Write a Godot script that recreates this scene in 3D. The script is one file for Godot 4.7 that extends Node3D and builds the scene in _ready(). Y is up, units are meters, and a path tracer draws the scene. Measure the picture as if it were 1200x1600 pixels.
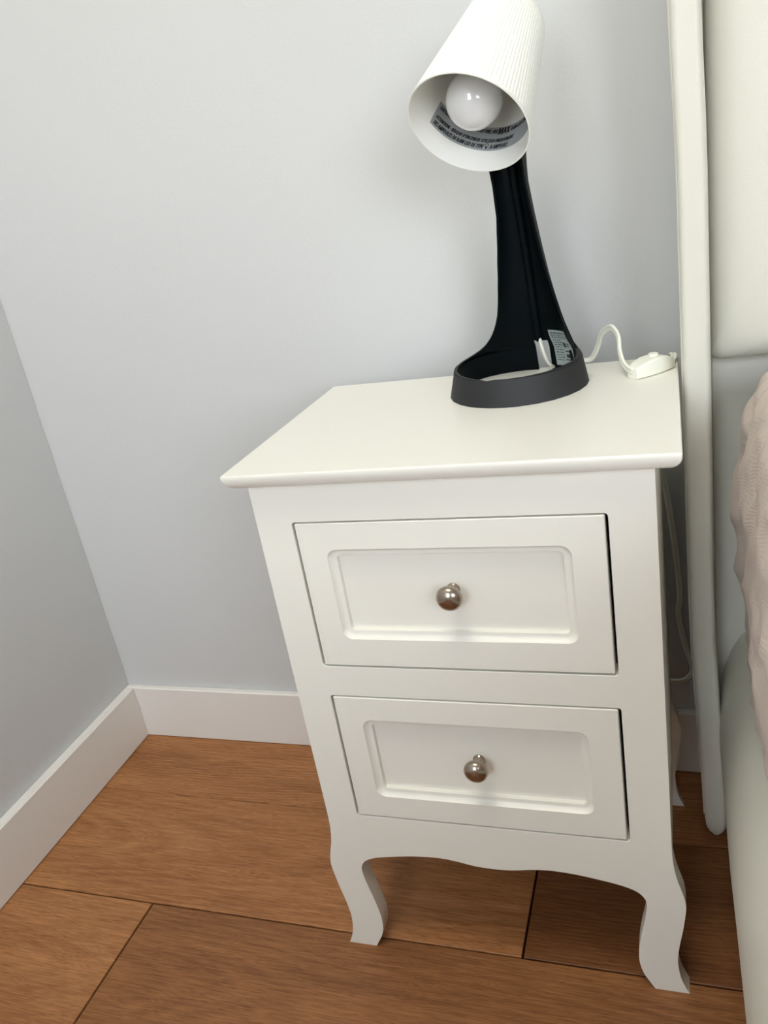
extends Node3D
# A white two-drawer nightstand with a desk lamp, in a room corner beside an upholstered bed.
# World: x to the right along the back wall, y up, z out from the back wall; the room corner is the origin.

const FLOOR_DEPTH := 2.9
const ROOM_WIDTH := 3.4
const ROOM_HEIGHT := 2.5
const TOP_Y := 0.6107          # nightstand top
const NX := 0.7148             # nightstand centre line
const FRONT_Z := 0.3543        # nightstand front face

var lamp_base := Vector3(0.759, 0.0, 0.142)
var lamp_forward := Vector3(-0.33, 0, 0.944)
var lamp_side := Vector3(0.944, 0, 0.33)

# ---------------------------------------------------------------- geometry collector
class Geo:
	var v := PackedVector3Array()
	var t := PackedVector2Array()
	var sealed := 0

	# turn the closed body collected since the last call right side out
	func seal() -> void:
		var mid := Vector3.ZERO
		for i in range(sealed, v.size()):
			mid += v[i]
		mid /= maxi(v.size() - sealed, 1)
		var volume := 0.0
		for i in range(sealed, v.size(), 3):
			volume += (v[i] - mid).dot((v[i + 2] - v[i]).cross(v[i + 1] - v[i]))
		if volume < 0.0:
			turn_round(sealed)
		sealed = v.size()

	func turn_round(from: int) -> void:
		for i in range(from, v.size(), 3):
			var p := v[i + 1]
			v[i + 1] = v[i + 2]
			v[i + 2] = p
			var q := t[i + 1]
			t[i + 1] = t[i + 2]
			t[i + 2] = q

	func tri(a: Vector3, b: Vector3, c: Vector3, ua := Vector2.ZERO, ub := Vector2.ZERO, uc := Vector2.ZERO) -> void:
		v.append(a); v.append(b); v.append(c)
		t.append(ua); t.append(ub); t.append(uc)

	func quad(a: Vector3, b: Vector3, c: Vector3, d: Vector3, ua := Vector2.ZERO, ub := Vector2.ZERO, uc := Vector2.ZERO, ud := Vector2.ZERO) -> void:
		tri(a, b, c, ua, ub, uc)
		tri(a, c, d, ua, uc, ud)

	func loops(arr: Array, closed := true, cap_first := true, cap_last := true) -> void:
		for i in arr.size() - 1:
			var p: PackedVector3Array = arr[i]
			var q: PackedVector3Array = arr[i + 1]
			var n := p.size()
			for j in (n if closed else n - 1):
				var k := (j + 1) % n
				var u0 := float(j) / (n if closed else n - 1)
				var u1 := float(j + 1) / (n if closed else n - 1)
				var w0 := float(i) / (arr.size() - 1)
				var w1 := float(i + 1) / (arr.size() - 1)
				quad(p[j], p[k], q[k], q[j], Vector2(u0, w0), Vector2(u1, w0), Vector2(u1, w1), Vector2(u0, w1))
		if cap_first:
			cap(arr[0], true)
		if cap_last:
			cap(arr[arr.size() - 1], false)

	func cap(p: PackedVector3Array, turned: bool) -> void:
		var m := Vector3.ZERO
		for q in p:
			m += q
		m /= p.size()
		for j in p.size():
			var k := (j + 1) % p.size()
			if turned:
				tri(m, p[k], p[j])
			else:
				tri(m, p[j], p[k])

	# a flat outline in x and y, extruded between z0 and z1, edges eased by e
	func extrude(poly: PackedVector2Array, z0: float, z1: float, e := 0.0008) -> void:
		var n := poly.size()
		var inner := PackedVector2Array()
		var turn := 1.0
		if Geometry2D.is_polygon_clockwise(poly):
			turn = -1.0
		for i in n:
			var d0 := (poly[i] - poly[(i + n - 1) % n]).normalized()
			var d1 := (poly[(i + 1) % n] - poly[i]).normalized()
			var m := Vector2(-d0.y - d1.y, d0.x + d1.x) * turn
			m = m / maxf(m.length_squared() / 2.0, 0.5)
			inner.append(poly[i] + m * e)
		var rings := []
		for s in [[inner, z0], [poly, z0 + e], [poly, z1 - e], [inner, z1]]:
			var r := PackedVector3Array()
			for q in s[0]:
				r.append(Vector3(q.x, q.y, s[1]))
			rings.append(r)
		loops(rings, true, false, false)
		var idx := Geometry2D.triangulate_polygon(inner)
		# orient the caps with the walls
		for i in range(0, idx.size(), 3):
			var a := inner[idx[i]]
			var b := inner[idx[i + 1]]
			var c := inner[idx[i + 2]]
			var ccw := (b - a).cross(c - a) > 0.0
			if ccw != (turn > 0.0):
				var swap := b
				b = c
				c = swap
			tri(Vector3(a.x, a.y, z1), Vector3(b.x, b.y, z1), Vector3(c.x, c.y, z1))
			tri(Vector3(a.x, a.y, z0), Vector3(c.x, c.y, z0), Vector3(b.x, b.y, z0))
		seal()

	# a box with eased edges
	func box(lo: Vector3, hi: Vector3, e := 0.001) -> void:
		var rings := []
		for s in [[e, lo.y], [0.0, lo.y + e], [0.0, hi.y - e], [e, hi.y]]:
			rings.append(Geo.rect(lo.x + s[0], hi.x - s[0], lo.z + s[0], hi.z - s[0], e, 1, s[1]))
		loops(rings)
		seal()

	# a rounded rectangle lying in x and z at height y
	static func rect(x0: float, x1: float, z0: float, z1: float, r: float, n: int, y: float) -> PackedVector3Array:
		var out := PackedVector3Array()
		for c in [[x1 - r, z1 - r, 0.0], [x0 + r, z1 - r, 0.5], [x0 + r, z0 + r, 1.0], [x1 - r, z0 + r, 1.5]]:
			for i in n + 1:
				var a: float = (c[2] + 0.5 * i / n) * PI
				out.append(Vector3(c[0] + cos(a) * r, y, c[1] + sin(a) * r))
		return out

	# the same standing in x and y at depth z
	static func frame(x0: float, x1: float, y0: float, y1: float, r: float, n: int, z: float) -> PackedVector3Array:
		var out := PackedVector3Array()
		for q in Geo.rect(x0, x1, y0, y1, r, n, 0.0):
			out.append(Vector3(q.x, q.z, z))
		return out

	func tube(path: PackedVector3Array, r: float, sides := 10, flat := 1.0, hint := Vector3.UP) -> void:
		var rings := []
		var side := hint
		for i in path.size():
			var d := (path[mini(i + 1, path.size() - 1)] - path[maxi(i - 1, 0)]).normalized()
			var n1 := (side - d * side.dot(d)).normalized()
			side = n1
			var n2 := d.cross(n1)
			var ring := PackedVector3Array()
			for k in sides:
				var a := TAU * k / sides
				ring.append(path[i] + n1 * cos(a) * r * flat + n2 * sin(a) * r)
			rings.append(ring)
		loops(rings)
		seal()

	func lathe(profile: Array, origin: Vector3, axis: Vector3, sides := 32, start_cap := false, end_cap := false) -> void:
		var a := axis.normalized()
		var b := a.cross(Vector3(0.31, 0.17, 0.93)).normalized()
		var c := a.cross(b)
		var rings := []
		for p in profile:
			var ring := PackedVector3Array()
			for k in sides:
				var w := TAU * k / sides
				ring.append(origin + a * p[1] + (b * cos(w) + c * sin(w)) * p[0])
			rings.append(ring)
		loops(rings, true, start_cap, end_cap)
		seal()

	# normals shared across edges flatter than the crease; a closed body is turned right side out
	func mesh(crease := 35.0, facing := Vector3.ZERO) -> ArrayMesh:
		var n := v.size() / 3
		if facing != Vector3.ZERO:
			var towards := 0.0
			for i in n:
				towards += (v[i * 3 + 2] - v[i * 3]).cross(v[i * 3 + 1] - v[i * 3]).dot(facing)
			if towards < 0.0:
				turn_round(0)
		else:
			seal()
		var face := PackedVector3Array()
		var at := {}
		for i in n:
			var e := (v[i * 3 + 2] - v[i * 3]).cross(v[i * 3 + 1] - v[i * 3])
			face.append(e)
			for k in 3:
				var key := Vector3i((v[i * 3 + k] * 50000.0).round())
				if not at.has(key):
					at[key] = []
				at[key].append(i)
		var limit := cos(deg_to_rad(crease))
		var unit := PackedVector3Array()
		for e in face:
			unit.append(e.normalized())
		var normals := PackedVector3Array()
		for i in n:
			for k in 3:
				var key := Vector3i((v[i * 3 + k] * 50000.0).round())
				var sum := Vector3.ZERO
				for j in at[key]:
					if unit[j].dot(unit[i]) >= limit:
						sum += face[j]
				normals.append(sum.normalized() if sum.length_squared() > 0.0 else Vector3.UP)
		var arrays := []
		arrays.resize(Mesh.ARRAY_MAX)
		arrays[Mesh.ARRAY_VERTEX] = v
		arrays[Mesh.ARRAY_NORMAL] = normals
		arrays[Mesh.ARRAY_TEX_UV] = t
		var m := ArrayMesh.new()
		m.add_surface_from_arrays(Mesh.PRIMITIVE_TRIANGLES, arrays)
		return m


func part(called: String, shape: Mesh, m: Material, parent: Node = self, label := "") -> MeshInstance3D:
	var o := MeshInstance3D.new()
	o.name = called
	o.mesh = shape
	o.material_override = m
	o.cast_shadow = GeometryInstance3D.SHADOW_CASTING_SETTING_ON
	if label:
		o.set_meta("label", label)
	parent.add_child(o, true)
	return o


func thing(called: String, label: String, category: String, at := Vector3.ZERO) -> Node3D:
	var o := Node3D.new()
	o.name = called
	o.position = at
	o.set_meta("label", label)
	o.set_meta("category", category)
	add_child(o, true)
	return o


func structure(called: String, shape: Mesh, m: Material, label: String, category: String) -> MeshInstance3D:
	var o := part(called, shape, m)
	o.set_meta("kind", "structure")
	o.set_meta("label", label)
	o.set_meta("category", category)
	return o


func solid(lo: Vector3, hi: Vector3, e := 0.001) -> ArrayMesh:
	var g := Geo.new()
	g.box(lo, hi, e)
	return g.mesh()


func curve(points: Array, steps := 8) -> PackedVector3Array:
	var out := PackedVector3Array()
	for i in points.size() - 1:
		var a: Vector3 = points[maxi(i - 1, 0)]
		var b: Vector3 = points[i]
		var c: Vector3 = points[i + 1]
		var d: Vector3 = points[mini(i + 2, points.size() - 1)]
		for k in steps:
			out.append(b.cubic_interpolate(c, a, d, float(k) / steps))
	out.append(points[points.size() - 1])
	return out


func curve2(points: Array, steps := 5) -> PackedVector2Array:
	var out := PackedVector2Array()
	for i in points.size() - 1:
		var a: Vector2 = points[maxi(i - 1, 0)]
		var b: Vector2 = points[i]
		var c: Vector2 = points[i + 1]
		var d: Vector2 = points[mini(i + 2, points.size() - 1)]
		for k in steps:
			out.append(b.cubic_interpolate(c, a, d, float(k) / steps))
	out.append(points[points.size() - 1])
	return out


# ---------------------------------------------------------------- materials
var m_wall: StandardMaterial3D
var m_trim: StandardMaterial3D
var m_paint: StandardMaterial3D
var m_nickel: StandardMaterial3D
var m_dark: StandardMaterial3D
var m_dark_shaded: StandardMaterial3D
var m_shade: StandardMaterial3D
var m_cord: StandardMaterial3D
var m_vinyl: StandardMaterial3D
var m_fleece: StandardMaterial3D
var m_wood: Array[StandardMaterial3D] = []
var board_materials := {}


func plain(c: Color, rough: float, metal := 0.0) -> StandardMaterial3D:
	var m := StandardMaterial3D.new()
	m.albedo_color = c
	m.roughness = rough
	m.metallic = metal
	return m


func noise(s: int, freq: float, octaves := 1) -> FastNoiseLite:
	var n := FastNoiseLite.new()
	n.seed = s
	n.noise_type = FastNoiseLite.TYPE_SIMPLEX_SMOOTH
	n.frequency = freq
	n.fractal_type = FastNoiseLite.FRACTAL_FBM if octaves > 1 else FastNoiseLite.FRACTAL_NONE
	n.fractal_octaves = octaves
	return n


func relief(s: int, freq: float, octaves: int) -> NoiseTexture2D:
	var t := NoiseTexture2D.new()
	t.width = 512
	t.height = 512
	t.seamless = true
	t.noise = noise(s, freq, octaves)
	return t


# one oak board: growth rings cut at a slant, long fibres and dark pores
func wood(s: int, depth: float, wave: float, rings: float) -> StandardMaterial3D:
	var w := 1536
	var h := 256
	var big := noise(s, 1.0, 2)
	var fibre := noise(s + 7, 1.0, 2)
	var pore := noise(s + 13, 1.0)
	var cloud := noise(s + 29, 1.0, 2)
	var fine := noise(s + 41, 1.0)
	var px := PackedByteArray()
	px.resize(w * h * 3)
	var bump := PackedByteArray()
	bump.resize(w * h * 3)
	var dark := Color(0.47, 0.295, 0.165)
	var light := Color(0.80, 0.575, 0.375)
	for j in h:
		var v := 0.196 * j / h
		for i in w:
			var u := 1.25 * i / w
			var warp := big.get_noise_2d(u * 2.6, v * 7.0)
			var y := v - 0.098 + 0.022 * big.get_noise_2d(u * 1.7 + 40.0, 3.0) + 0.004 * warp
			var z := depth + wave * big.get_noise_2d(u * 1.1 + 9.0, 70.0) + 0.03 * u
			var ring := sqrt(y * y + z * z) * 190.0 + warp * 0.9
			ring = ring - floorf(ring)
			var band := 1.0 - ring if ring > 0.3 else ring * 2.33
			var bend := v + 0.006 * warp + 0.0012 * big.get_noise_2d(u * 11.0, v * 30.0 + 5.0)
			var f := fibre.get_noise_2d(u * 9.0, bend * 330.0)
			var f2 := fine.get_noise_2d(u * 15.0, bend * 1050.0)
			var p := pore.get_noise_2d(u * 38.0, bend * 800.0)
			var k := 0.52 + rings * (band - 0.5) + 0.16 * f + 0.24 * f2 + 0.17 * cloud.get_noise_2d(u * 2.2, bend * 17.0)
			if p > 0.45:
				k -= (p - 0.45) * 0.6
			k = clampf(k, 0.0, 1.0)
			var c := dark.lerp(light, k)
			var at := (j * w + i) * 3
			px[at] = int(c.r * 255.0)
			px[at + 1] = int(c.g * 255.0)
			px[at + 2] = int(c.b * 255.0)
			var q := int(k * 255.0)
			bump[at] = q
			bump[at + 1] = q
			bump[at + 2] = q
	var m := plain(Color.WHITE, 0.50)
	m.albedo_texture = ImageTexture.create_from_image(Image.create_from_data(w, h, false, Image.FORMAT_RGB8, px))
	m.heightmap_enabled = true
	m.heightmap_texture = ImageTexture.create_from_image(Image.create_from_data(w, h, false, Image.FORMAT_RGB8, bump))
	m.heightmap_scale = 0.02
	m.metallic_specular = 0.4
	return m


func make_materials() -> void:
	m_wall = plain(Color(0.803, 0.808, 0.804), 0.85)
	m_wall.heightmap_enabled = true
	m_wall.heightmap_texture = relief(3, 0.06, 3)
	m_wall.heightmap_scale = 0.012
	m_wall.uv1_triplanar = true
	m_wall.uv1_world_triplanar = true
	m_wall.uv1_scale = Vector3(6, 6, 6)
	m_trim = plain(Color(0.915, 0.90, 0.875), 0.42)
	m_paint = plain(Color(0.922, 0.914, 0.875), 0.34)
	m_nickel = plain(Color(0.68, 0.635, 0.585), 0.21, 1.0)
	m_dark = plain(Color(0.112, 0.118, 0.125), 0.62)
	m_dark_shaded = plain(Color(0.030, 0.055, 0.066), 0.45)  # same grey plastic as the outside, its shade put into the colour
	m_dark_shaded.metallic_specular = 0.18
	m_shade = plain(Color(0.94, 0.94, 0.915), 0.42)
	m_shade.backlight_enabled = true
	m_shade.backlight = Color(0.10, 0.10, 0.09)
	m_cord = plain(Color(0.93, 0.93, 0.88), 0.4)
	m_vinyl = plain(Color(0.835, 0.83, 0.785), 0.42)
	m_vinyl.heightmap_enabled = true
	m_vinyl.heightmap_texture = relief(11, 0.12, 2)
	m_vinyl.heightmap_scale = 0.01
	m_vinyl.uv1_triplanar = true
	m_vinyl.uv1_scale = Vector3(9, 9, 9)
	m_fleece = plain(Color(0.785, 0.73, 0.69), 0.95)
	m_fleece.rim_enabled = true
	m_fleece.rim = 0.35
	m_fleece.heightmap_enabled = true
	m_fleece.heightmap_texture = knit()
	m_fleece.heightmap_scale = 0.035
	for a in [[101, 0.06, 0.012, 0.16], [202, 0.004, 0.010, 0.34], [303, 0.11, 0.015, 0.20]]:
		m_wood.append(wood(a[0], a[1], a[2], a[3]))


func knit() -> ImageTexture:
	var n := noise(77, 0.11, 2)
	var im := Image.create(256, 256, false, Image.FORMAT_RGB8)
	for j in 256:
		for i in 256:
			var row := sin(TAU * j / 16.0 + 0.35 * n.get_noise_2d(i, j))
			var col := sin(TAU * i / 8.0 + 0.5 * n.get_noise_2d(i + 500, j))
			var k := clampf(0.5 + 0.26 * row + 0.10 * col + 0.25 * n.get_noise_2d(i * 3.0, j * 3.0), 0.0, 1.0)
			im.set_pixel(i, j, Color(k, k, k))
	return ImageTexture.create_from_image(im)


func _ready() -> void:
	# ------------------------------------------------ camera, sky, exposure
	var cam := Camera3D.new()
	cam.name = "camera"
	cam.transform = Transform3D(Basis(
		Vector3(0.94158677, -0.16402668, -0.29412515),
		Vector3(0.03202673, 0.91302478, -0.40664486),
		Vector3(0.33524416, 0.37347156, 0.86494529)), Vector3(0.91166166, 0.83909686, 0.99336648))
	cam.keep_aspect = Camera3D.KEEP_HEIGHT
	cam.fov = rad_to_deg(2.0 * atan(800.0 / 1290.2))
	cam.near = 0.02
	cam.current = true
	add_child(cam)

	var sky := ProceduralSkyMaterial.new()          # an even overcast day
	sky.sky_top_color = Color(0.86, 0.90, 0.95)
	sky.sky_horizon_color = Color(0.95, 0.96, 0.97)
	sky.sky_curve = 0.2
	sky.ground_horizon_color = Color(0.60, 0.59, 0.56)
	sky.ground_bottom_color = Color(0.50, 0.49, 0.46)
	sky.sun_angle_max = 1.0
	var env := Environment.new()
	env.background_mode = Environment.BG_SKY
	env.sky = Sky.new()
	env.sky.sky_material = sky
	env.background_energy_multiplier = 11.2
	env.tonemap_mode = Environment.TONE_MAPPER_LINEAR
	env.tonemap_exposure = 0.93
	env.sdfgi_enabled = true
	env.ssao_enabled = true
	env.ssil_enabled = true
	var around := WorldEnvironment.new()
	around.name = "surroundings"
	around.environment = env
	add_child(around)

	var added_top_light := AreaLight3D.new()           # added overhead light, just under the diffuser of the added panel
	added_top_light.name = "added_top_area_light"
	added_top_light.area_size = Vector2(0.75, 0.5)
	added_top_light.light_energy = 1.65
	added_top_light.light_color = Color(1.0, 0.985, 0.935)
	added_top_light.area_range = 8.0
	added_top_light.shadow_enabled = true
	added_top_light.position = Vector3(0.62, 2.415, 0.95)
	added_top_light.rotation_degrees = Vector3(-90, 0, 0)
	add_child(added_top_light)

	make_materials()
	build_room()
	build_nightstand()
	build_bed()
	build_blanket()
	build_lamp()


# ---------------------------------------------------------------- the room
func build_room() -> void:
	var T := 0.12
	structure("wall_back", solid(Vector3(-T, -T, -T), Vector3(ROOM_WIDTH + T, ROOM_HEIGHT, 0)), m_wall, "light grey painted wall behind the nightstand and the lamp", "wall")
	structure("wall_left", solid(Vector3(-T, -T, 0), Vector3(0, ROOM_HEIGHT, FLOOR_DEPTH)), m_wall, "light grey painted side wall at the left edge of the photo", "wall")
	structure("wall_right", solid(Vector3(ROOM_WIDTH, -T, 0), Vector3(ROOM_WIDTH + T, ROOM_HEIGHT, FLOOR_DEPTH)), m_wall, "light grey painted wall on the far side of the bed", "wall")
	structure("ceiling", solid(Vector3(-T, ROOM_HEIGHT, -T), Vector3(ROOM_WIDTH + T, ROOM_HEIGHT + T, FLOOR_DEPTH + T)), m_wall, "flat pale ceiling above the bedroom", "ceiling")
	# the front wall, behind the photographer, with the window that lights the room
	var openings := [[0.06, 0.80], [1.75, 3.30]]
	var y0 := 0.85
	var y1 := 2.35
	var zf := FLOOR_DEPTH + 0.03
	var g := Geo.new()
	g.box(Vector3(-T, -T, FLOOR_DEPTH), Vector3(ROOM_WIDTH + T, y0, FLOOR_DEPTH + T))
	g.box(Vector3(-T, y1, FLOOR_DEPTH), Vector3(ROOM_WIDTH + T, ROOM_HEIGHT, FLOOR_DEPTH + T))
	g.box(Vector3(-T, y0, FLOOR_DEPTH), Vector3(openings[0][0], y1, FLOOR_DEPTH + T))
	g.box(Vector3(openings[0][1], y0, FLOOR_DEPTH), Vector3(openings[1][0], y1, FLOOR_DEPTH + T))
	g.box(Vector3(openings[1][1], y0, FLOOR_DEPTH), Vector3(ROOM_WIDTH + T, y1, FLOOR_DEPTH + T))
	structure("wall_front", g.mesh(), m_wall, "light grey wall with two windows, behind the camera", "wall")
	for i in 2:
		var x0: float = openings[i][0]
		var x1: float = openings[i][1]
		g = Geo.new()
		g.box(Vector3(x0, y0, zf), Vector3(x0 + 0.05, y1, zf + 0.06))
		g.box(Vector3(x1 - 0.05, y0, zf), Vector3(x1, y1, zf + 0.06))
		g.box(Vector3(x0 + 0.05, y0, zf), Vector3(x1 - 0.05, y0 + 0.05, zf + 0.06))
		g.box(Vector3(x0 + 0.05, y1 - 0.05, zf), Vector3(x1 - 0.05, y1, zf + 0.06))
		structure("window_%d" % (i + 1), g.mesh(), m_trim, ["narrow white window frame behind the camera", "wide white window frame beyond the bed, behind the camera"][i], "window")

	# an added ceiling panel, out of view, to brighten surfaces from above
	var lamp := thing("added_top_light", "added flat white ceiling panel, unseen, for light from above", "ceiling lamp", Vector3(0.62, ROOM_HEIGHT, 0.95))
	g = Geo.new()
	g.box(Vector3(-0.40, -0.07, -0.275), Vector3(0.40, -0.002, 0.275), 0.006)
	part("housing", g.mesh(), m_trim, lamp)
	g = Geo.new()
	g.box(Vector3(-0.375, -0.078, -0.25), Vector3(0.375, -0.071, 0.25), 0.002)
	var glow := plain(Color(0.9, 0.9, 0.88), 0.5)
	glow.emission_enabled = true
	glow.emission = Color(1.0, 0.985, 0.935)
	glow.emission_energy_multiplier = 2.0
	part("diffuser", g.mesh(), glow, lamp)

	# floor: a dark underlay with every board laid on it
	var floor_node := structure("floor", solid(Vector3(-0.12, -0.12, -0.12), Vector3(ROOM_WIDTH + 0.12, -0.011, FLOOR_DEPTH + 0.12)), plain(Color(0.02, 0.015, 0.012), 0.95), "warm brown oak plank floor under the nightstand", "floor")
	var ends := [1.05, 0.7288, 0.2338, 0.86, 0.45, 1.12, 0.62, 0.18]
	var edge := 0.1453
	var row := 0
	var z0 := 0.0
	while z0 < FLOOR_DEPTH - 0.01:
		var z1 := minf(edge + 0.1961 * row, FLOOR_DEPTH)
		var cut: float = ends[row % ends.size()]
		var start := cut - 1.25
		var number := 0
		while start < ROOM_WIDTH:
			var a := maxf(start, 0.0)
			var b := minf(start + 1.25, ROOM_WIDTH)
			var kind := (row + number * 2 + 1) % 3
			if row == 0:
				kind = 1
			part("plank", plank(a + 0.0014, b - 0.0014, z0 + (0.0004 if row == 1 else 0.0011), z1 - (0.0004 if row == 0 else 0.0011), start, z1 - 0.1961, row % 2 == 1), board_tone(kind, row, number), floor_node)
			start += 1.25
			number += 1
		z0 = z1
		row += 1

	# baseboards: flat boards with an eased top edge
	g = Geo.new()
	g.box(Vector3(0.0, 0.0004, 0.0), Vector3(ROOM_WIDTH, 0.101, 0.0112), 0.0018)
	structure("baseboard_back", g.mesh(), m_trim, "white flat baseboard along the wall behind the nightstand", "baseboard")
	g = Geo.new()
	g.box(Vector3(0.0, 0.0004, 0.0112), Vector3(0.0165, 0.101, FLOOR_DEPTH), 0.0018)
	structure("baseboard_left", g.mesh(), m_trim, "white flat baseboard along the left side wall", "baseboard")


# boards of one batch still differ a little in tone
func board_tone(kind: int, row: int, number: int) -> StandardMaterial3D:
	var tones := [1.0, 0.96, 0.76, 0.86, 0.92, 0.88]
	var pick: int = {"0": 1, "1": 1, "10": 0, "11": 2, "20": 0, "21": 3, "12": 4}.get(("%d%d" % [row, number]), (row * 5 + number * 3) % 6)
	var key := kind * 10 + pick
	if not board_materials.has(key):
		var m: StandardMaterial3D = m_wood[kind].duplicate()
		var k: float = tones[pick]
		m.albedo_color = Color(k, k * k * 0.15 + k * 0.85, k * k * 0.25 + k * 0.75)
		board_materials[key] = m
	return board_materials[key]


func plank(x0: float, x1: float, z0: float, z1: float, ux: float, uz: float, flip: bool) -> ArrayMesh:
	var e := 0.0007
	var g := Geo.new()
	var rings := []
	for s in [[0.0, -0.0105], [0.0, -e], [e, 0.0]]:
		rings.append(PackedVector3Array([Vector3(x0 + s[0], s[1], z0 + s[0]), Vector3(x1 - s[0], s[1], z0 + s[0]), Vector3(x1 - s[0], s[1], z1 - s[0]), Vector3(x0 + s[0], s[1], z1 - s[0])]))
	g.loops(rings, true, true, false)
	var r: PackedVector3Array = rings[2]
	g.quad(r[0], r[1], r[2], r[3])
	for i in g.v.size():
		var u := (g.v[i].x - ux) / 1.25
		var w := (g.v[i].z - uz) / 0.1961
		g.t[i] = Vector2(u, 1.0 - w if flip else w)
	return g.mesh(20.0)


# ---------------------------------------------------------------- the nightstand
func build_nightstand() -> void:
	var o := thing("nightstand", "white painted two-drawer nightstand with curved legs in the room corner", "nightstand", Vector3(NX, 0, 0.21))
	var off := -o.position
	var bl := 0.5340
	var br := 0.8956

	# top board with a rounded-under edge
	var g := Geo.new()
	var rings := []
	var x0 := 0.5167
	var x1 := 0.9165
	var z0 := 0.0680
	var z1 := 0.3705
	for s in [[0.0130, -0.0160], [0.0105, -0.0158], [0.0072, -0.0147], [0.0042, -0.0126], [0.0018, -0.0096], [0.0005, -0.0066], [0.0, -0.0040], [0.0, -0.0016], [0.0006, -0.0005], [0.0018, 0.0]]:
		rings.append(Geo.rect(x0 + s[0], x1 - s[0], z0 + minf(s[0], 0.002), z1 - s[0], 0.0015, 2, TOP_Y + s[1]))
	g.loops(rings)
	move(part("top_board", g.mesh(30.0), m_paint, o), off)

	# front frame: stiles and rails round both openings, and the scalloped apron
	g = Geo.new()
	var oxl := 0.5701
	var oxr := 0.8574
	var cut := 0.118
	var ytop := 0.5948
	for hole in [[0.3961, 0.5553, 0.3785, ytop], [0.2027, 0.3610, 0.1960, 0.3785]]:
		var out := PackedVector3Array()
		var inn := Geo.frame(oxl - 0.0005, oxr + 0.0005, hole[0] - 0.0005, hole[1] + 0.0005, 0.0040, 4, FRONT_Z)
		var mid := Vector3((bl + br) / 2.0, (hole[2] + hole[3]) / 2.0, FRONT_Z)
		for q in inn:
			var right: bool = q.x > mid.x
			var high: bool = q.y > mid.y
			out.append(Vector3(br if right else bl, hole[3] if high else hole[2], FRONT_Z))
		var back := PackedVector3Array()
		var ease := Geo.frame(oxl, oxr, hole[0], hole[1], 0.0035, 4, FRONT_Z - 0.0006)
		for q in ease:
			back.append(Vector3(q.x, q.y, FRONT_Z - 0.02))
		var behind := PackedVector3Array()
		for q in out:
			behind.append(Vector3(q.x, q.y, FRONT_Z - 0.02))
		g.loops([out, inn, ease, back, behind, out], true, false, false)
		g.seal()
	# the apron and shoulders
	var apron := PackedVector2Array()
	apron.append(Vector2(NX - 0.1808, 0.1960))
	for q in curve2([Vector2(-0.1810, 0.190), Vector2(-0.1818, 0.178), Vector2(-0.1845, 0.160), Vector2(-0.1900, 0.139), Vector2(-0.1919, 0.126), Vector2(-0.1917, cut)]):
		apron.append(Vector2(NX + q.x, q.y))
	var under := curve2([Vector2(0.1545, cut), Vector2(0.1533, 0.1275), Vector2(0.1470, 0.1360), Vector2(0.1350, 0.1418), Vector2(0.1150, 0.1465), Vector2(0.0850, 0.1512), Vector2(0.0600, 0.1525), Vector2(0.0400, 0.1505), Vector2(0.0200, 0.1467), Vector2(0.0, 0.1455)], 4)
	for q in under:
		apron.append(Vector2(NX - q.x, q.y))
	for i in range(under.size() - 2, -1, -1):
		apron.append(Vector2(NX + under[i].x, under[i].y))
	var right_side := curve2([Vector2(0.1917, cut), Vector2(0.1919, 0.126), Vector2(0.1900, 0.139), Vector2(0.1845, 0.160), Vector2(0.1818, 0.178), Vector2(0.1810, 0.190)])
	for q in right_side:
		apron.append(Vector2(NX + q.x, q.y))
	apron.append(Vector2(NX + 0.1808, 0.1960))
	g.extrude(apron, FRONT_Z - 0.02, FRONT_Z, 0.0)
	move(part("front_frame", g.mesh(30.0), m_paint, o), off)

	# rear board with the same curved shoulders
	g = Geo.new()
	var rear := PackedVector2Array()
	for q in apron:
		rear.append(q)
	rear[0] = Vector2(bl, ytop)
	rear[rear.size() - 1] = Vector2(br, ytop)
	g.extrude(rear, 0.0690, 0.0785, 0.0)
	move(part("back_panel", g.mesh(30.0), m_paint, o), off)

	# side panels, bottom, and the rail between the drawers
	for x in [bl, br - 0.014]:
		move(part("side_panel", solid(Vector3(x, 0.150, 0.0785), Vector3(x + 0.014, ytop, FRONT_Z - 0.0200), 0.0003), m_paint, o), off)
	move(part("bottom_panel", solid(Vector3(bl + 0.014, 0.158, 0.0785), Vector3(br - 0.014, 0.168, FRONT_Z - 0.02), 0.0004), m_paint, o), off)

	# four cabriole legs, cut from board
	var outer := curve2([Vector2(0.1917, cut), Vector2(0.1905, 0.108), Vector2(0.1880, 0.090), Vector2(0.1842, 0.068), Vector2(0.1822, 0.050), Vector2(0.1825, 0.036), Vector2(0.1850, 0.020), Vector2(0.1890, 0.008), Vector2(0.1925, 0.0002)])
	var inner := curve2([Vector2(0.1580, 0.0002), Vector2(0.1530, 0.0095), Vector2(0.1470, 0.022), Vector2(0.1437, 0.038), Vector2(0.1440, 0.055), Vector2(0.1475, 0.078), Vector2(0.1520, 0.100), Vector2(0.1545, cut)])
	for zz in [[FRONT_Z - 0.02, FRONT_Z], [0.0690, 0.0785]]:
		for side in [-1.0, 1.0]:
			var poly := PackedVector2Array()
			for q in outer:
				poly.append(Vector2(NX + side * q.x, q.y))
			for q in inner:
				poly.append(Vector2(NX + side * q.x, q.y))
			g = Geo.new()
			g.extrude(poly, zz[0], zz[1], 0.0)
			move(part("leg", g.mesh(30.0), m_paint, o), off)

	drawer(o, off, 0.3984, 0.5538, 0.4290, 0.5268, 0.4800)
	drawer(o, off, 0.2048, 0.3595, 0.2330, 0.3325, 0.2838)


func move(o: Node3D, by: Vector3) -> void:
	o.position += by


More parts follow.
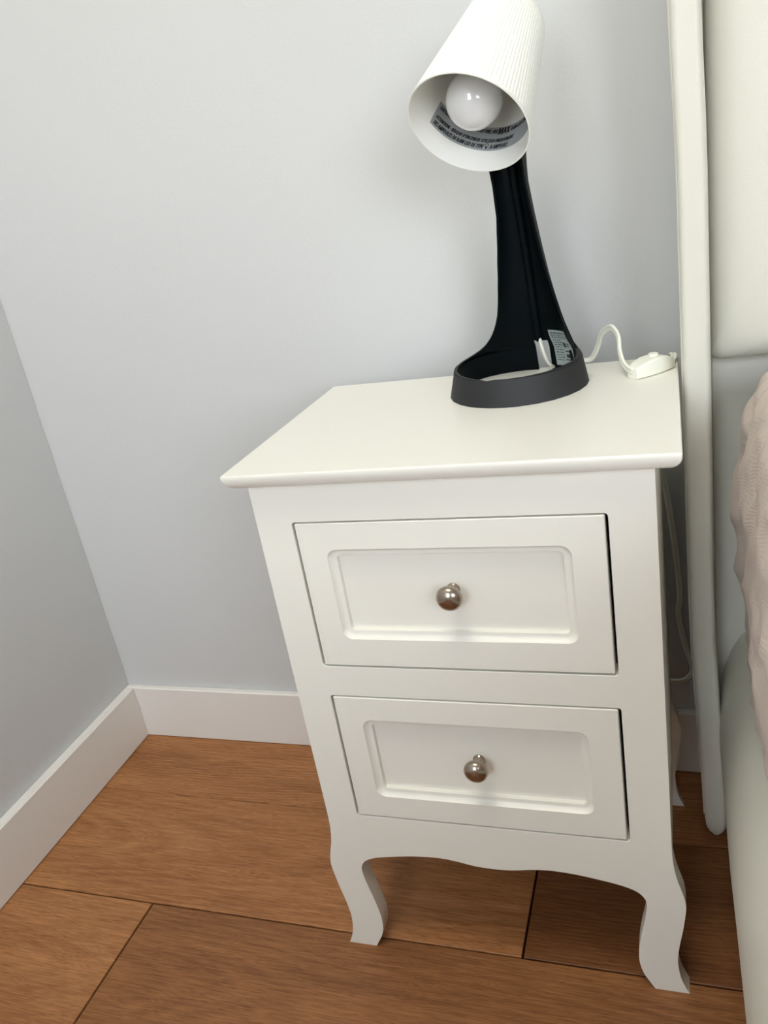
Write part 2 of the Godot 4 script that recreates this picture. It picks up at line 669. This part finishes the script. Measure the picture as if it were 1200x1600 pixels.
func drawer(o: Node3D, off: Vector3, y0: float, y1: float, py0: float, py1: float, ky: float) -> void:
	var x0 := 0.5728
	var x1 := 0.8545
	var px0 := 0.5995
	var px1 := 0.8258
	var f := FRONT_Z + 0.0006
	var g := Geo.new()
	var rings := []
	rings.append(Geo.frame(x0, x1, y0, y1, 0.0012, 6, f - 0.016))
	rings.append(Geo.frame(x0, x1, y0, y1, 0.0012, 6, f - 0.0008))
	rings.append(Geo.frame(x0 + 0.0008, x1 - 0.0008, y0 + 0.0008, y1 - 0.0008, 0.0010, 6, f))
	# the routed edge of the sunk panel: a cove, a narrow step, then a square rebate
	for s in [[0.0, 0.0, 0.0105], [0.0004, 0.0008, 0.0102], [0.0014, 0.0026, 0.0095], [0.0030, 0.0040, 0.0082], [0.0046, 0.0045, 0.0068], [0.0076, 0.0047, 0.0045], [0.0079, 0.0050, 0.0042], [0.0081, 0.0090, 0.0020], [0.0083, 0.0094, 0.0018]]:
		rings.append(Geo.frame(px0 + s[0], px1 - s[0], py0 + s[0], py1 - s[0], s[2], 6, f - s[1]))
	g.loops(rings)
	var d := part("drawer", g.mesh(28.0), m_paint, o)
	move(d, off)
	# mushroom knob
	g = Geo.new()
	g.lathe([[0.0, 0.0], [0.0062, 0.0], [0.0066, 0.0008], [0.0062, 0.0018], [0.0050, 0.0028], [0.0046, 0.0060], [0.0050, 0.0090], [0.0064, 0.0112], [0.0092, 0.0130], [0.0114, 0.0150], [0.0123, 0.0174], [0.0121, 0.0196], [0.0110, 0.0218], [0.0088, 0.0238], [0.0056, 0.0252], [0.0024, 0.0258], [0.0, 0.0259]], Vector3(NX, ky, f - 0.0094), Vector3(0, 0, 1), 40)
	part("knob", g.mesh(50.0), m_nickel, d, "brushed nickel mushroom knob")


# ---------------------------------------------------------------- the bed
func build_bed() -> void:
	var o := thing("bed", "cream upholstered bed with tall headboard at the right edge of the photo", "bed", Vector3(1.7, 0, 1.1))
	var off := -o.position
	var far := 2.48
	# the headboard's outer border, a slim padded upright with rounded foot
	for side in [0, 1]:
		var g := Geo.new()
		var rings := []
		for s in [[0.022, 0.0120], [0.025, 0.0090], [0.032, 0.0045], [0.042, 0.0012], [0.056, 0.0], [0.12, 0.0], [0.2, 0.0], [0.3, 0.0], [0.4, 0.0], [0.5, 0.0], [0.6, 0.0], [0.7, 0.0], [0.8, 0.0], [0.9, 0.0], [1.0, 0.0], [1.1, 0.0], [1.18, 0.0], [1.195, 0.004], [1.2, 0.012]]:
			var y: float = s[0]
			var lean := 0.0105 * (1.0 - smoothstep(0.02, 0.36, y)) - 0.0030 * smoothstep(0.80, 0.95, y)
			var a: float = 0.9205 + lean + s[1]
			var b: float = 0.9455 + lean * 1.05 - s[1]
			if side == 1:
				var c := far - (a - 0.9205)
				a = far - (b - 0.9205)
				b = c
			rings.append(Geo.rect(a, b, 0.066 + s[1], 0.160 - s[1], minf(0.006, (b - a) * 0.45), 5, y))
		g.loops(rings)
		move(part("headboard_post", g.mesh(40.0), m_vinyl, o), off)
		# welts along both front edges
		for wx in ([0.9206, 0.9448] if side == 0 else []):
			g = Geo.new()
			var path := PackedVector3Array()
			for i in 24:
				var y := 0.06 + i * 0.049
				var lean := 0.0105 * (1.0 - smoothstep(0.02, 0.36, y)) - 0.0030 * smoothstep(0.80, 0.95, y)
				path.append(Vector3(wx + lean, y, 0.152))
			g.tube(path, 0.0014, 8)
			move(part("welt", g.mesh(60.0), m_vinyl, o), off)
	# the stuffed panel between the uprights
	var p := Geo.new()
	var loops_ := []
	var xa := 0.9475
	var xb := far - 0.027
	for s in [[0.0, 0.070, 0.004], [0.0, 0.098, 0.004], [0.002, 0.106, 0.006], [0.006, 0.113, 0.010], [0.013, 0.1195, 0.016], [0.024, 0.1245, 0.026], [0.045, 0.128, 0.045], [0.09, 0.130, 0.08]]:
		loops_.append(Geo.frame(xa + s[0], xb - s[0], 0.6105 + s[0], 1.17 - s[0], 0.010 + s[0] * 1.3, 10, s[1]))
	p.loops(loops_)
	move(part("headboard_cushion", p.mesh(40.0), m_vinyl, o), off)
	# the flat lower part of the headboard
	move(part("headboard_base", solid(Vector3(0.9475, 0.10, 0.070), Vector3(far - 0.027, 0.620, 0.084), 0.003), m_vinyl, o), off)
	# the padded rails along the sides and the foot
	for side in [0, 1]:
		var g := Geo.new()
		var rings := []
		for i in 25:
			var z := 0.092 + (2.12 - 0.092) * i / 24.0
			var sag := 0.0012 * sin(i * 1.7)
			var a := 0.9474 + sag * 0.3 + 0.010 * (clampf(z, 0.34, 0.75) - 0.34) + (0.006 if i == 0 else 0.0)
			var b := 1.046
			var high := 0.115 - (0.005 if i == 0 else 0.0)
			var ring := PackedVector3Array()
			for k in 21:
				var w := PI * 0.5 + PI * k / 20.0
				var q := Vector2(a + 0.062 + 0.062 * cos(w), 0.190 + high * sin(w))
				ring.append(Vector3(q.x if side == 0 else far - q.x + 0.9205, q.y, z))
			for q in [Vector2(b - 0.004, 0.190 - high), Vector2(b, 0.194 - high), Vector2(b, 0.186 + high), Vector2(b - 0.004, 0.190 + high)]:
				ring.append(Vector3(q.x if side == 0 else far - q.x + 0.9205, q.y, z))
			rings.append(ring)
		g.loops(rings)
		move(part("side_rail", g.mesh(50.0), m_vinyl, o), off)
	move(part("foot_rail", solid(Vector3(0.95, 0.075, 2.12), Vector3(far - 0.03, 0.305, 2.21), 0.03), m_vinyl, o), off)
	for q in [Vector2(1.0, 0.9), Vector2(far - 0.08, 0.9), Vector2(1.0, 2.0), Vector2(far - 0.08, 2.0)]:
		var g := Geo.new()
		g.lathe([[0.0, 0.0], [0.016, 0.0], [0.024, 0.08], [0.0, 0.08]], Vector3(q.x, 0.0, q.y), Vector3.UP, 20)
		move(part("leg", g.mesh(40.0), m_dark, o), off)
	# slats carry the mattress
	move(part("slat_base", solid(Vector3(1.046, 0.285, 0.163), Vector3(far - 0.126, 0.305, 2.12), 0.003), plain(Color(0.7, 0.58, 0.42), 0.7), o), off)

	var m := thing("mattress", "thick pale mattress under the taupe blanket", "mattress", Vector3(1.7, 0.31, 1.15))
	var g2 := Geo.new()
	var rr := []
	for s in [[0.02, 0.310], [0.0, 0.330], [0.0, 0.545], [0.02, 0.572]]:
		rr.append(Geo.rect(1.000 + s[0], far - 0.08 - s[0], 0.152 + s[0], 2.10 - s[0], 0.05, 6, s[1]))
	g2.loops(rr)
	move(part("ticking", g2.mesh(40.0), plain(Color(0.85, 0.84, 0.82), 0.9), m), -m.position)


# the blanket hangs over the mattress side and the head end in soft folds
func build_blanket() -> void:
	var o := thing("blanket", "taupe knitted fleece blanket hanging in soft folds over the bed side", "blanket", Vector3(1.7, 0.3, 1.1))
	var soft := noise(55, 1.0, 2)
	var prof := curve2([Vector2(0.976, 0.322), Vector2(0.974, 0.36), Vector2(0.970, 0.42), Vector2(0.968, 0.48), Vector2(0.9705, 0.54), Vector2(0.9740, 0.570), Vector2(0.983, 0.594), Vector2(1.000, 0.609), Vector2(1.04, 0.617), Vector2(1.2, 0.620), Vector2(1.5, 0.620), Vector2(2.3, 0.620)], 6)
	var nz := 90
	var g := Geo.new()
	var outer := []
	var inner := []
	for i in nz + 1:
		var f := float(i) / nz
		var z := 0.142 + 0.45 * f if f < 0.7 else 0.457 + 1.633 * (f - 0.7) / 0.3
		var a := PackedVector3Array()
		var b := PackedVector3Array()
		for j in prof.size():
			var q := prof[j]
			var d := prof[mini(j + 1, prof.size() - 1)] - prof[maxi(j - 1, 0)]
			var n := Vector2(-d.y, d.x).normalized()   # outward: left and up
			var w := 0.0065 * soft.get_noise_2d(z * 9.0 + q.y * 4.0, q.y * 16.0) + 0.003 * soft.get_noise_2d(z * 30.0, q.y * 24.0 + 9.0)
			# the head-end layer bellies out low down, a crease runs behind the next fold
			var low := smoothstep(0.335, 0.40, q.y) * (1.0 - smoothstep(0.47, 0.53, q.y))
			w += 0.0042 * low * (1.0 - smoothstep(0.175, 0.205, z))
			w -= 0.0110 * exp(-pow(z - 0.212, 2.0) / 0.00022) * smoothstep(0.36, 0.44, q.y) * (1.0 - smoothstep(0.545, 0.575, q.y))
			w += 0.0060 * exp(-pow(z - 0.262, 2.0) / 0.0011) * exp(-pow(q.y - 0.508, 2.0) / 0.0010)
			w += 0.0040 * exp(-pow(q.y - 0.440 + 0.35 * (z - 0.3), 2.0) / 0.0004) * smoothstep(0.24, 0.30, z)
			# the corner at the head end draws in
			var draw := (1.0 - smoothstep(0.142, 0.170, z))
			var r := draw * draw * 0.016
			var hem := 0.004 * soft.get_noise_2d(z * 40.0, 3.0) if j == 0 else 0.0
			var pos := Vector3(q.x - 0.0 + n.x * (w - r), q.y + n.y * (w - r) + hem, z)
			a.append(pos)
			b.append(pos - Vector3(n.x, n.y, 0) * 0.007 + Vector3(0, 0, 0.006 * draw))
		outer.append(a)
		inner.append(b)
	var sheet := []
	for i in outer.size():
		var ring := PackedVector3Array(outer[i])
		var back: PackedVector3Array = inner[i]
		for j in range(back.size() - 1, -1, -1):
			ring.append(back[j])
		sheet.append(ring)
	g.loops(sheet, true, false, false)
	# close both ends
	for e in [0, outer.size() - 1]:
		var a: PackedVector3Array = outer[e]
		var b: PackedVector3Array = inner[e]
		for j in a.size() - 1:
			if e == 0:
				g.quad(a[j], b[j], b[j + 1], a[j + 1])
			else:
				g.quad(a[j], a[j + 1], b[j + 1], b[j])
	for i in g.v.size():
		g.t[i] = Vector2(g.v[i].z * 24.0, (g.v[i].y - g.v[i].x) * 24.0)
	move(part("fleece_sheet", g.mesh(70.0), m_fleece, o), -o.position)


# ---------------------------------------------------------------- the lamp
func build_lamp() -> void:
	var o := thing("desk_lamp", "desk lamp with white ribbed shade and dark grey stand on the nightstand", "lamp", Vector3(lamp_base.x, TOP_Y, lamp_base.z))
	var off := -o.position
	lamp_stand(o, off)
	lamp_shade(o, off)
	lamp_cord(o, off)


# a point of the stand: y up, angle from the back, distance from the section's centre
func stand_point(y: float, centre: float, r: float, phi: float) -> Vector3:
	return lamp_base + Vector3(0, y, 0) + lamp_forward * (centre - r * cos(phi)) + lamp_side * (r * sin(phi))


func section(y: float) -> Vector2:
	var ys := [0.6107, 0.6367, 0.6400, 0.6500, 0.6600, 0.6700, 0.6800, 0.7000, 0.7200, 0.7500, 0.7800, 0.8100, 0.8300, 0.8500, 0.8720]
	var os := [0.0035, 0.0010, 0.0005, -0.0024, -0.0062, -0.0100, -0.0130, -0.0186, -0.0225, -0.0240, -0.0238, -0.0203, -0.0186, -0.0190, -0.0230]
	var rs := [0.0712, 0.0655, 0.0640, 0.0562, 0.0508, 0.0456, 0.0414, 0.0341, 0.0284, 0.0230, 0.0190, 0.0173, 0.0180, 0.0215, 0.0240]
	for i in ys.size() - 1:
		if y <= ys[i + 1]:
			var k: float = clampf((y - ys[i]) / (ys[i + 1] - ys[i]), 0.0, 1.0)
			return Vector2(lerpf(os[i], os[i + 1], k), lerpf(rs[i], rs[i + 1], k))
	return Vector2(os[-1], rs[-1])


func lamp_stand(o: Node3D, off: Vector3) -> void:
	# level, half opening angle in degrees
	var levels := [[0.6108, 180.0], [0.6125, 180.0], [0.6170, 180.0], [0.6230, 180.0], [0.6300, 180.0], [0.6355, 180.0], [0.6366, 172.0], [0.6368, 160.0], [0.6371, 145.0], [0.6376, 128.0], [0.6382, 112.0], [0.6390, 96.0], [0.6400, 84.0], [0.6420, 76.0], [0.6450, 69.5], [0.6475, 66.5], [0.6500, 64.6], [0.6550, 62.0], [0.6600, 60.9], [0.6650, 60.7], [0.6700, 61.0], [0.6750, 61.4], [0.6800, 62.0], [0.6900, 65.0], [0.7000, 69.5], [0.7100, 74.0], [0.7200, 79.0], [0.7350, 83.5], [0.7500, 87.0], [0.7650, 90.0], [0.7800, 92.0], [0.7950, 93.5], [0.8100, 95.0], [0.8220, 97.0], [0.8320, 102.0], [0.8420, 108.0], [0.8520, 112.0]]
	var ts := [-1.0, -0.97, -0.94, -0.9, -0.84, -0.76, -0.68, -0.6, -0.52, -0.44, -0.36, -0.28, -0.2, -0.12, -0.06, 0.0]
	var notch0 := -0.0115
	var notch1 := 0.0055
	var half := 0.0013
	var rows_in := []
	var rows_out := []
	for l in levels:
		var y: float = l[0]
		var s := section(y)
		var alpha := deg_to_rad(l[1])
		var p0 := asin(notch0 / s.y)
		var p1 := asin(notch1 / s.y)
		var ph := []
		for t in ts:
			ph.append(lerpf(p0, -alpha, -t))
		for k in range(1, 5):
			ph.append(lerpf(p0, p1, k / 5.0))
		for i in range(ts.size() - 1, -1, -1):
			ph.append(lerpf(p1, alpha, -ts[i]))
		var a := PackedVector3Array()
		var b := PackedVector3Array()
		for q in ph:
			var yy := y + 0.014 * smoothstep(0.82, 0.852, y) * maxf(cos(q), 0.0)
			a.append(stand_point(yy, s.x, s.y - half, q))
			b.append(stand_point(yy, s.x, s.y + half, q))
		rows_in.append(a)
		rows_out.append(b)
	var g := Geo.new()
	var shaded_face := Geo.new()  # inside of the shell, coloured darker to stand in for shade
	var n: int = rows_in[0].size()
	var c0 := ts.size() - 1
	var c1 := c0 + 5
	for i in levels.size() - 1:
		var closed: bool = levels[i + 1][1] >= 179.0
		var in0: PackedVector3Array = rows_in[i]
		var in1: PackedVector3Array = rows_in[i + 1]
		var out0: PackedVector3Array = rows_out[i]
		var out1: PackedVector3Array = rows_out[i + 1]
		var cut: bool = levels[i + 1][0] <= 0.6451
		for j in n - 1:
			if cut and j >= c0 and j < c1:
				continue
			g.quad(out0[j], out0[j + 1], out1[j + 1], out1[j])
			shaded_face.quad(in0[j], in1[j], in1[j + 1], in0[j + 1])
		if not closed:
			for j in [0, n - 1]:
				var rim := shaded_face if levels[i][0] > 0.6445 else g  # upper rim takes the painted shade too
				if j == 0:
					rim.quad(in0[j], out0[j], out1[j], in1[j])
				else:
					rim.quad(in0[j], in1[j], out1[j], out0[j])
		if cut:
			g.quad(in0[c0], in1[c0], out1[c0], out0[c0])
			g.quad(in0[c1], out0[c1], out1[c1], in1[c1])
			if levels[i + 2][0] > 0.6451:
				for j in range(c0, c1):
					g.quad(in1[j], out1[j], out1[j + 1], in1[j + 1])
	for j in n - 1:
		var bi: PackedVector3Array = rows_in[0]
		var bo: PackedVector3Array = rows_out[0]
		if j < c0 or j >= c1:
			g.quad(bi[j], bi[j + 1], bo[j + 1], bo[j])
		var ti: PackedVector3Array = rows_in[levels.size() - 1]
		var to: PackedVector3Array = rows_out[levels.size() - 1]
		g.quad(ti[j], to[j], to[j + 1], ti[j + 1])
	move(part("stand", g.mesh(50.0), m_dark, o, "dark grey curved stand flaring into an open ring base"), off)

	move(part("stand_inner_shaded", shaded_face.mesh(50.0, lamp_forward), m_dark_shaded, o, "inner face of the dark grey stand with shade put into its colour"), off)

	# the cable channel down the inside of the stand
	g = Geo.new()
	var path := PackedVector3Array()
	for i in 30:
		var y := 0.6462 + (0.858 - 0.6462) * i / 29.0
		var s := section(y)
		path.append(stand_point(y, s.x, s.y - half - 0.0012, asin(-0.0030 / s.y)))
	g.tube(path, 0.0042, 14, 1.0, lamp_side)
	move(part("cable_channel", g.mesh(60.0), m_dark_shaded, o), off)

	# silver rating label low on the inside of the stand
	var im := Image.create(96, 128, false, Image.FORMAT_RGB8)
	im.fill(Color(0.66, 0.71, 0.72))
	var ink := Color(0.16, 0.19, 0.20)
	var rng := RandomNumberGenerator.new()
	rng.seed = 5
	for r in 12:
		var x := 8
		while x < (84 if r < 3 else 40):
			var w := rng.randi_range(3, 9)
			im.fill_rect(Rect2i(x, 8 + r * 9, mini(w, 88 - x), 3 if r > 0 else 5), ink)
			x += w + 3
	im.fill_rect(Rect2i(48, 44, 14, 18), ink)
	im.fill_rect(Rect2i(66, 46, 16, 4), ink)
	im.fill_rect(Rect2i(66, 54, 12, 4), ink)
	im.fill_rect(Rect2i(50, 74, 30, 4), ink)
	im.fill_rect(Rect2i(54, 86, 22, 12), ink)
	im.fill_rect(Rect2i(50, 104, 34, 4), ink)
	var lm := plain(Color.WHITE, 0.45, 0.3)
	lm.albedo_texture = ImageTexture.create_from_image(im)
	g = Geo.new()
	var rows := []
	for i in 9:
		var v := i / 8.0
		var y := lerpf(0.6575, 0.6165, v)
		var s := section(y)
		var row := PackedVector3Array()
		for j in 9:
			var u := j / 8.0
			row.append(stand_point(y, s.x, s.y - half - 0.0004, deg_to_rad(lerpf(10.5, lerpf(41.0, 34.5, v), u))))
		rows.append(row)
	for i in 8:
		for j in 8:
			g.quad(rows[i][j], rows[i][j + 1], rows[i + 1][j + 1], rows[i + 1][j], Vector2(j, i) / 8.0, Vector2(j + 1, i) / 8.0, Vector2(j + 1, i + 1) / 8.0, Vector2(j, i + 1) / 8.0)
	move(part("rating_label", g.mesh(60.0, lamp_forward), lm, o, "small silver printed label inside the foot of the stand"), off)


var shade_at := Vector3(0.7443, 0.8668, 0.1846)
var shade_axis := Vector3.ZERO
var shade_up := Vector3.ZERO


func shade_point(t: float, r: float, angle: float) -> Vector3:
	return shade_at + shade_axis * t + (lamp_side * sin(angle) - shade_up * cos(angle)) * r


func lamp_shade(o: Node3D, off: Vector3) -> void:
	var el := 0.7447
	lamp_side = lamp_side.normalized()
	lamp_forward = lamp_forward.normalized()
	shade_axis = (-lamp_forward * cos(el) + Vector3.UP * sin(el)).normalized()
	shade_up = lamp_side.cross(shade_axis)
	if shade_up.y < 0:
		shade_up = -shade_up
	# outside with flutes, over the rim, and back along the smooth inside
	var ribs := 92
	var per := 4
	var n := ribs * per
	var slope := 0.163
	var prof := []   # t, radius, flute depth
	for s in [[0.0024, 0.0], [0.0034, 0.5], [0.006, 1.0], [0.03, 1.0], [0.06, 1.0], [0.09, 1.0], [0.114, 1.0], [0.119, 0.6]]:
		prof.append([s[0], 0.0577 - slope * s[0], s[1]])
	prof.append([0.1232, 0.0362, 0.2])
	prof.append([0.1262, 0.0330, 0.0])
	prof.append([0.1282, 0.0285, 0.0])
	prof.append([0.1288, 0.0200, 0.0])
	prof.append([0.1288, 0.0010, 0.0])
	var rings := []
	for i in range(prof.size() - 1, -1, -1):
		var p: Array = prof[i]
		var ring := PackedVector3Array()
		for k in n:
			var f := float(k % per) / per
			var flute: float = 0.0008 * p[2] * (0.0 if f > 0.0 else 1.0)
			ring.append(shade_point(p[0], p[1] - flute, TAU * k / n))
		rings.append(ring)
	for s in [[0.0006, 0.0577], [0.0, 0.0571], [0.0, 0.0563], [0.0008, 0.0557], [0.02, 0.0557 - slope * 0.02], [0.06, 0.0557 - slope * 0.06], [0.10, 0.0557 - slope * 0.10], [0.117, 0.0365], [0.1235, 0.0300], [0.1262, 0.0200], [0.1262, 0.0010]]:
		var ring := PackedVector3Array()
		for k in n:
			ring.append(shade_point(s[0], s[1], TAU * k / n))
		rings.append(ring)
	var g := Geo.new()
	g.loops(rings)
	var shade := part("shade", g.mesh(32.0), m_shade, o, "white plastic shade with fine vertical ribs")
	move(shade, off)

	# grey warning band stuck round the inside
	g = Geo.new()
	var band := []
	for i in 4:
		var t := lerpf(0.0205, 0.0450, i / 3.0)
		var row := PackedVector3Array()
		for k in 49:
			row.append(shade_point(t, 0.0557 - slope * t - 0.00025, deg_to_rad(lerpf(-85.0, 78.0, k / 48.0))))
		band.append(row)
	g.loops(band, false, false, false)
	var mesh := g.mesh(60.0, shade_up)
	var lines := [
		["CAUTION: TO REDUCE THE RISK OF FIRE, USE ", 0.0382, 0.0042, -82.0, -7.0],
		["MAX", 0.0374, 0.0064, -5.5, 9.0],
		["8.6W LED TYPE A BULB", 0.0382, 0.0042, 11.0, 50.0],
		["ATTENTION - RISQUE D'INCENDIE UTILISER UNIQUEMENT", 0.0284, 0.0042, -81.5, 16.5],
		["DES AMPOULES DE 8.6W LED DE TYPE", 0.0226, 0.0042, -81.0, -19.5],
		["A AMPOULE", 0.0226, 0.0042, -11.5, 9.5]]
	var font := SystemFont.new()
	font.font_names = PackedStringArray(["Droid Sans", "Sans"])
	font.font_weight = 700
	font.font_italic = true
	var ink_v := PackedVector3Array()
	var ink_n := PackedVector3Array()
	for l in lines:
		var tm := TextMesh.new()
		tm.text = l[0]
		tm.font = font
		tm.font_size = 32
		tm.pixel_size = 0.01
		tm.depth = 0.0
		tm.curve_step = 2.0
		tm.horizontal_alignment = HORIZONTAL_ALIGNMENT_LEFT
		var arr := tm.get_mesh_arrays()
		var verts: PackedVector3Array = arr[Mesh.ARRAY_VERTEX]
		if verts.is_empty():
			continue
		var lo := verts[0]
		var hi := verts[0]
		for q in verts:
			lo = lo.min(q)
			hi = hi.max(q)
		var idx: PackedInt32Array = arr[Mesh.ARRAY_INDEX] if arr[Mesh.ARRAY_INDEX] != null else PackedInt32Array(range(verts.size()))
		var glyphs := PackedVector2Array()
		for i in idx:
			var q := verts[i]
			var y := (q.y - lo.y) / maxf(hi.y - lo.y, 0.001)
			var x := (q.x - lo.x) / maxf(hi.x - lo.x, 0.001)
			var t: float = l[1] + y * l[2]
			var a := deg_to_rad(lerpf(l[3], l[4], x) + y * 1.1)
			glyphs.append(Vector2(t, a))
		for shift in [Vector2(0, -0.0032), Vector2(0.00010, 0), Vector2(-0.00010, 0), Vector2(0, 0.0032)]:
			for q in glyphs:
				var w: Vector2 = q + shift
				ink_v.append(shade_point(w.x, 0.0557 - slope * w.x - 0.0004, w.y))
				ink_n.append((shade_up * cos(w.y) - lamp_side * sin(w.y)).normalized())
	# a small bulb outline, between TYPE and A
	for k in 14:
		for pair in [[0, 1]]:
			var a0 := TAU * k / 14.0
			var a1 := TAU * (k + 1) / 14.0
			var pts := []
			for w in [[a0, 1.0], [a1, 1.0], [a1, 0.72], [a0, 0.72]]:
				var t: float = 0.0262 + 0.0020 * w[1] * cos(w[0])
				pts.append(shade_point(t, 0.0557 - slope * t - 0.0004, deg_to_rad(-15.2 + 2.2 * w[1] * sin(w[0]))))
			for i in [0, 1, 2, 0, 2, 3]:
				ink_v.append(pts[i])
				ink_n.append(shade_up)
	var cap_pts := []
	for w in [[0.0242, -16.3], [0.0242, -14.1], [0.0226, -14.4], [0.0226, -16.0]]:
		cap_pts.append(shade_point(w[0], 0.0557 - slope * w[0] - 0.0004, deg_to_rad(w[1])))
	for i in [0, 1, 2, 0, 2, 3]:
		ink_v.append(cap_pts[i])
		ink_n.append(shade_up)
	var label := part("caution_label", mesh, plain(Color(0.625, 0.645, 0.655), 0.5), shade, "grey warning label printed in black")
	if ink_v.size():
		var arrays := []
		arrays.resize(Mesh.ARRAY_MAX)
		arrays[Mesh.ARRAY_VERTEX] = ink_v
		arrays[Mesh.ARRAY_NORMAL] = ink_n
		mesh.add_surface_from_arrays(Mesh.PRIMITIVE_TRIANGLES, arrays)
		label.material_override = null
		mesh.surface_set_material(0, plain(Color(0.625, 0.645, 0.655), 0.5))
		mesh.surface_set_material(1, plain(Color(0.03, 0.03, 0.035), 0.6))

	# bulb and socket
	var c := 0.031
	var r := 0.0265
	var bp := []
	for k in 15:
		var a := PI * k / 18.0
		bp.append([r * sin(a), c - r * cos(a)])
	bp.append([0.0185, c + 0.0310])
	bp.append([0.0160, c + 0.0400])
	bp.append([0.0150, c + 0.0500])
	g = Geo.new()
	g.lathe(bp, shade_at - lamp_side * 0.004, shade_axis, 40)
	var bm := plain(Color(0.86, 0.86, 0.86), 0.06)
	bm.clearcoat_enabled = true
	bm.clearcoat_roughness = 0.03
	var bulb := part("bulb", g.mesh(60.0), bm, o, "milky white glass bulb")
	move(bulb, off)
	g = Geo.new()
	g.lathe([[0.0, c + 0.046], [0.0165, c + 0.046], [0.0175, c + 0.050], [0.0175, 0.1260], [0.0, 0.1260]], shade_at - lamp_side * 0.002, shade_axis, 28)
	move(part("socket", g.mesh(50.0), m_shade, o), off)
	# joint that carries the shade on the stand
	g = Geo.new()
	g.lathe([[0.0, -0.013], [0.0090, -0.013], [0.0100, -0.012], [0.0100, 0.012], [0.0090, 0.013], [0.0, 0.013]], lamp_base + Vector3(0, 0.8595, 0) - lamp_forward * 0.0335, lamp_side, 24)
	move(part("joint", g.mesh(50.0), m_dark, o), off)


func twin(path: PackedVector3Array, hint: Vector3, gap := 0.00165, r := 0.0019) -> ArrayMesh:
	# flat two-core flex: two round cores side by side
	var g := Geo.new()
	var a := PackedVector3Array()
	var b := PackedVector3Array()
	var side := hint
	for i in path.size():
		var d := (path[mini(i + 1, path.size() - 1)] - path[maxi(i - 1, 0)]).normalized()
		side = (side - d * side.dot(d)).normalized()
		a.append(path[i] + side * gap)
		b.append(path[i] - side * gap)
	g.tube(a, r, 10, 1.0, hint)
	g.tube(b, r, 10, 1.0, hint)
	return g.mesh(60.0)


func lamp_cord(o: Node3D, off: Vector3) -> void:
	var y := TOP_Y + 0.0026
	var cord := twin(curve([Vector3(0.7752, 0.6525, 0.0872), Vector3(0.7762, 0.6430, 0.0885), Vector3(0.7795, 0.6290, 0.0892), Vector3(0.7840, 0.6175, 0.0850), Vector3(0.7895, y, 0.0765), Vector3(0.7985, y, 0.0690), Vector3(0.8150, y, 0.0655), Vector3(0.8265, y + 0.0004, 0.060), Vector3(0.8345, 0.6279, 0.062), Vector3(0.8398, 0.6425, 0.070), Vector3(0.8512, 0.6510, 0.085), Vector3(0.8587, 0.6436, 0.100), Vector3(0.8605, 0.6318, 0.118), Vector3(0.8650, 0.6225, 0.135), Vector3(0.8735, 0.6185, 0.149), Vector3(0.8770, 0.6185, 0.1463)], 8), Vector3(0.35, 0, 0.94))
	move(part("cord", cord, m_cord, o, "flat white cord arching over the nightstand top"), off)

	# inline switch, a tapered white housing with a slider
	var mid := Vector3(0.8915, TOP_Y, 0.1318)
	var ax := Vector3(0.703, 0, -0.711)
	var bx := Vector3(0.711, 0, 0.703)
	var g := Geo.new()
	var rings := []
	for s in [[-0.026, 0.0062, 0.0100], [-0.0255, 0.0070, 0.0108], [-0.020, 0.0088, 0.0140], [-0.008, 0.0104, 0.0170], [0.004, 0.0106, 0.0172], [0.016, 0.0092, 0.0146], [0.0245, 0.0070, 0.0106], [0.0255, 0.0060, 0.0098]]:
		var ring := PackedVector3Array()
		for q in Geo.rect(-s[1], s[1], 0.0002, s[2], 0.0026, 4, 0.0):
			ring.append(mid + ax * s[0] + bx * q.x + Vector3(0, q.z, 0))
		rings.append(ring)
	g.loops(rings)
	var sw := part("cord_switch", g.mesh(40.0), m_cord, o, "white inline switch housing on the cord")
	move(sw, off)
	g = Geo.new()
	g.lathe([[0.0, -0.002], [0.0048, -0.002], [0.0048, 0.0020], [0.0040, 0.0026], [0.0, 0.0026]], mid + ax * 0.003 - bx * 0.0005 + Vector3(0, 0.0172, 0), Vector3.UP, 24)
	part("slider", g.mesh(40.0), m_cord, sw)

	# the flex goes on over the back edge and down behind the nightstand
	var down := twin(curve([Vector3(0.9030, 0.6155, 0.1205), Vector3(0.9090, 0.6140, 0.1080), Vector3(0.9125, 0.6135, 0.0880), Vector3(0.9120, 0.6130, 0.0700), Vector3(0.9090, 0.6040, 0.0570), Vector3(0.9010, 0.560, 0.0470), Vector3(0.8960, 0.500, 0.045), Vector3(0.8973, 0.4647, 0.045), Vector3(0.9044, 0.4002, 0.045), Vector3(0.9096, 0.331, 0.045), Vector3(0.9102, 0.300, 0.045), Vector3(0.9082, 0.277, 0.045), Vector3(0.9131, 0.2395, 0.045), Vector3(0.9218, 0.2063, 0.045), Vector3(0.9223, 0.1917, 0.045), Vector3(0.9130, 0.1795, 0.045), Vector3(0.8957, 0.1768, 0.045), Vector3(0.8600, 0.180, 0.040), Vector3(0.8200, 0.200, 0.030)], 6), Vector3(0.3, 0, 0.95))
	move(part("cord", down, m_cord, o, "white cord hanging behind the nightstand"), off)
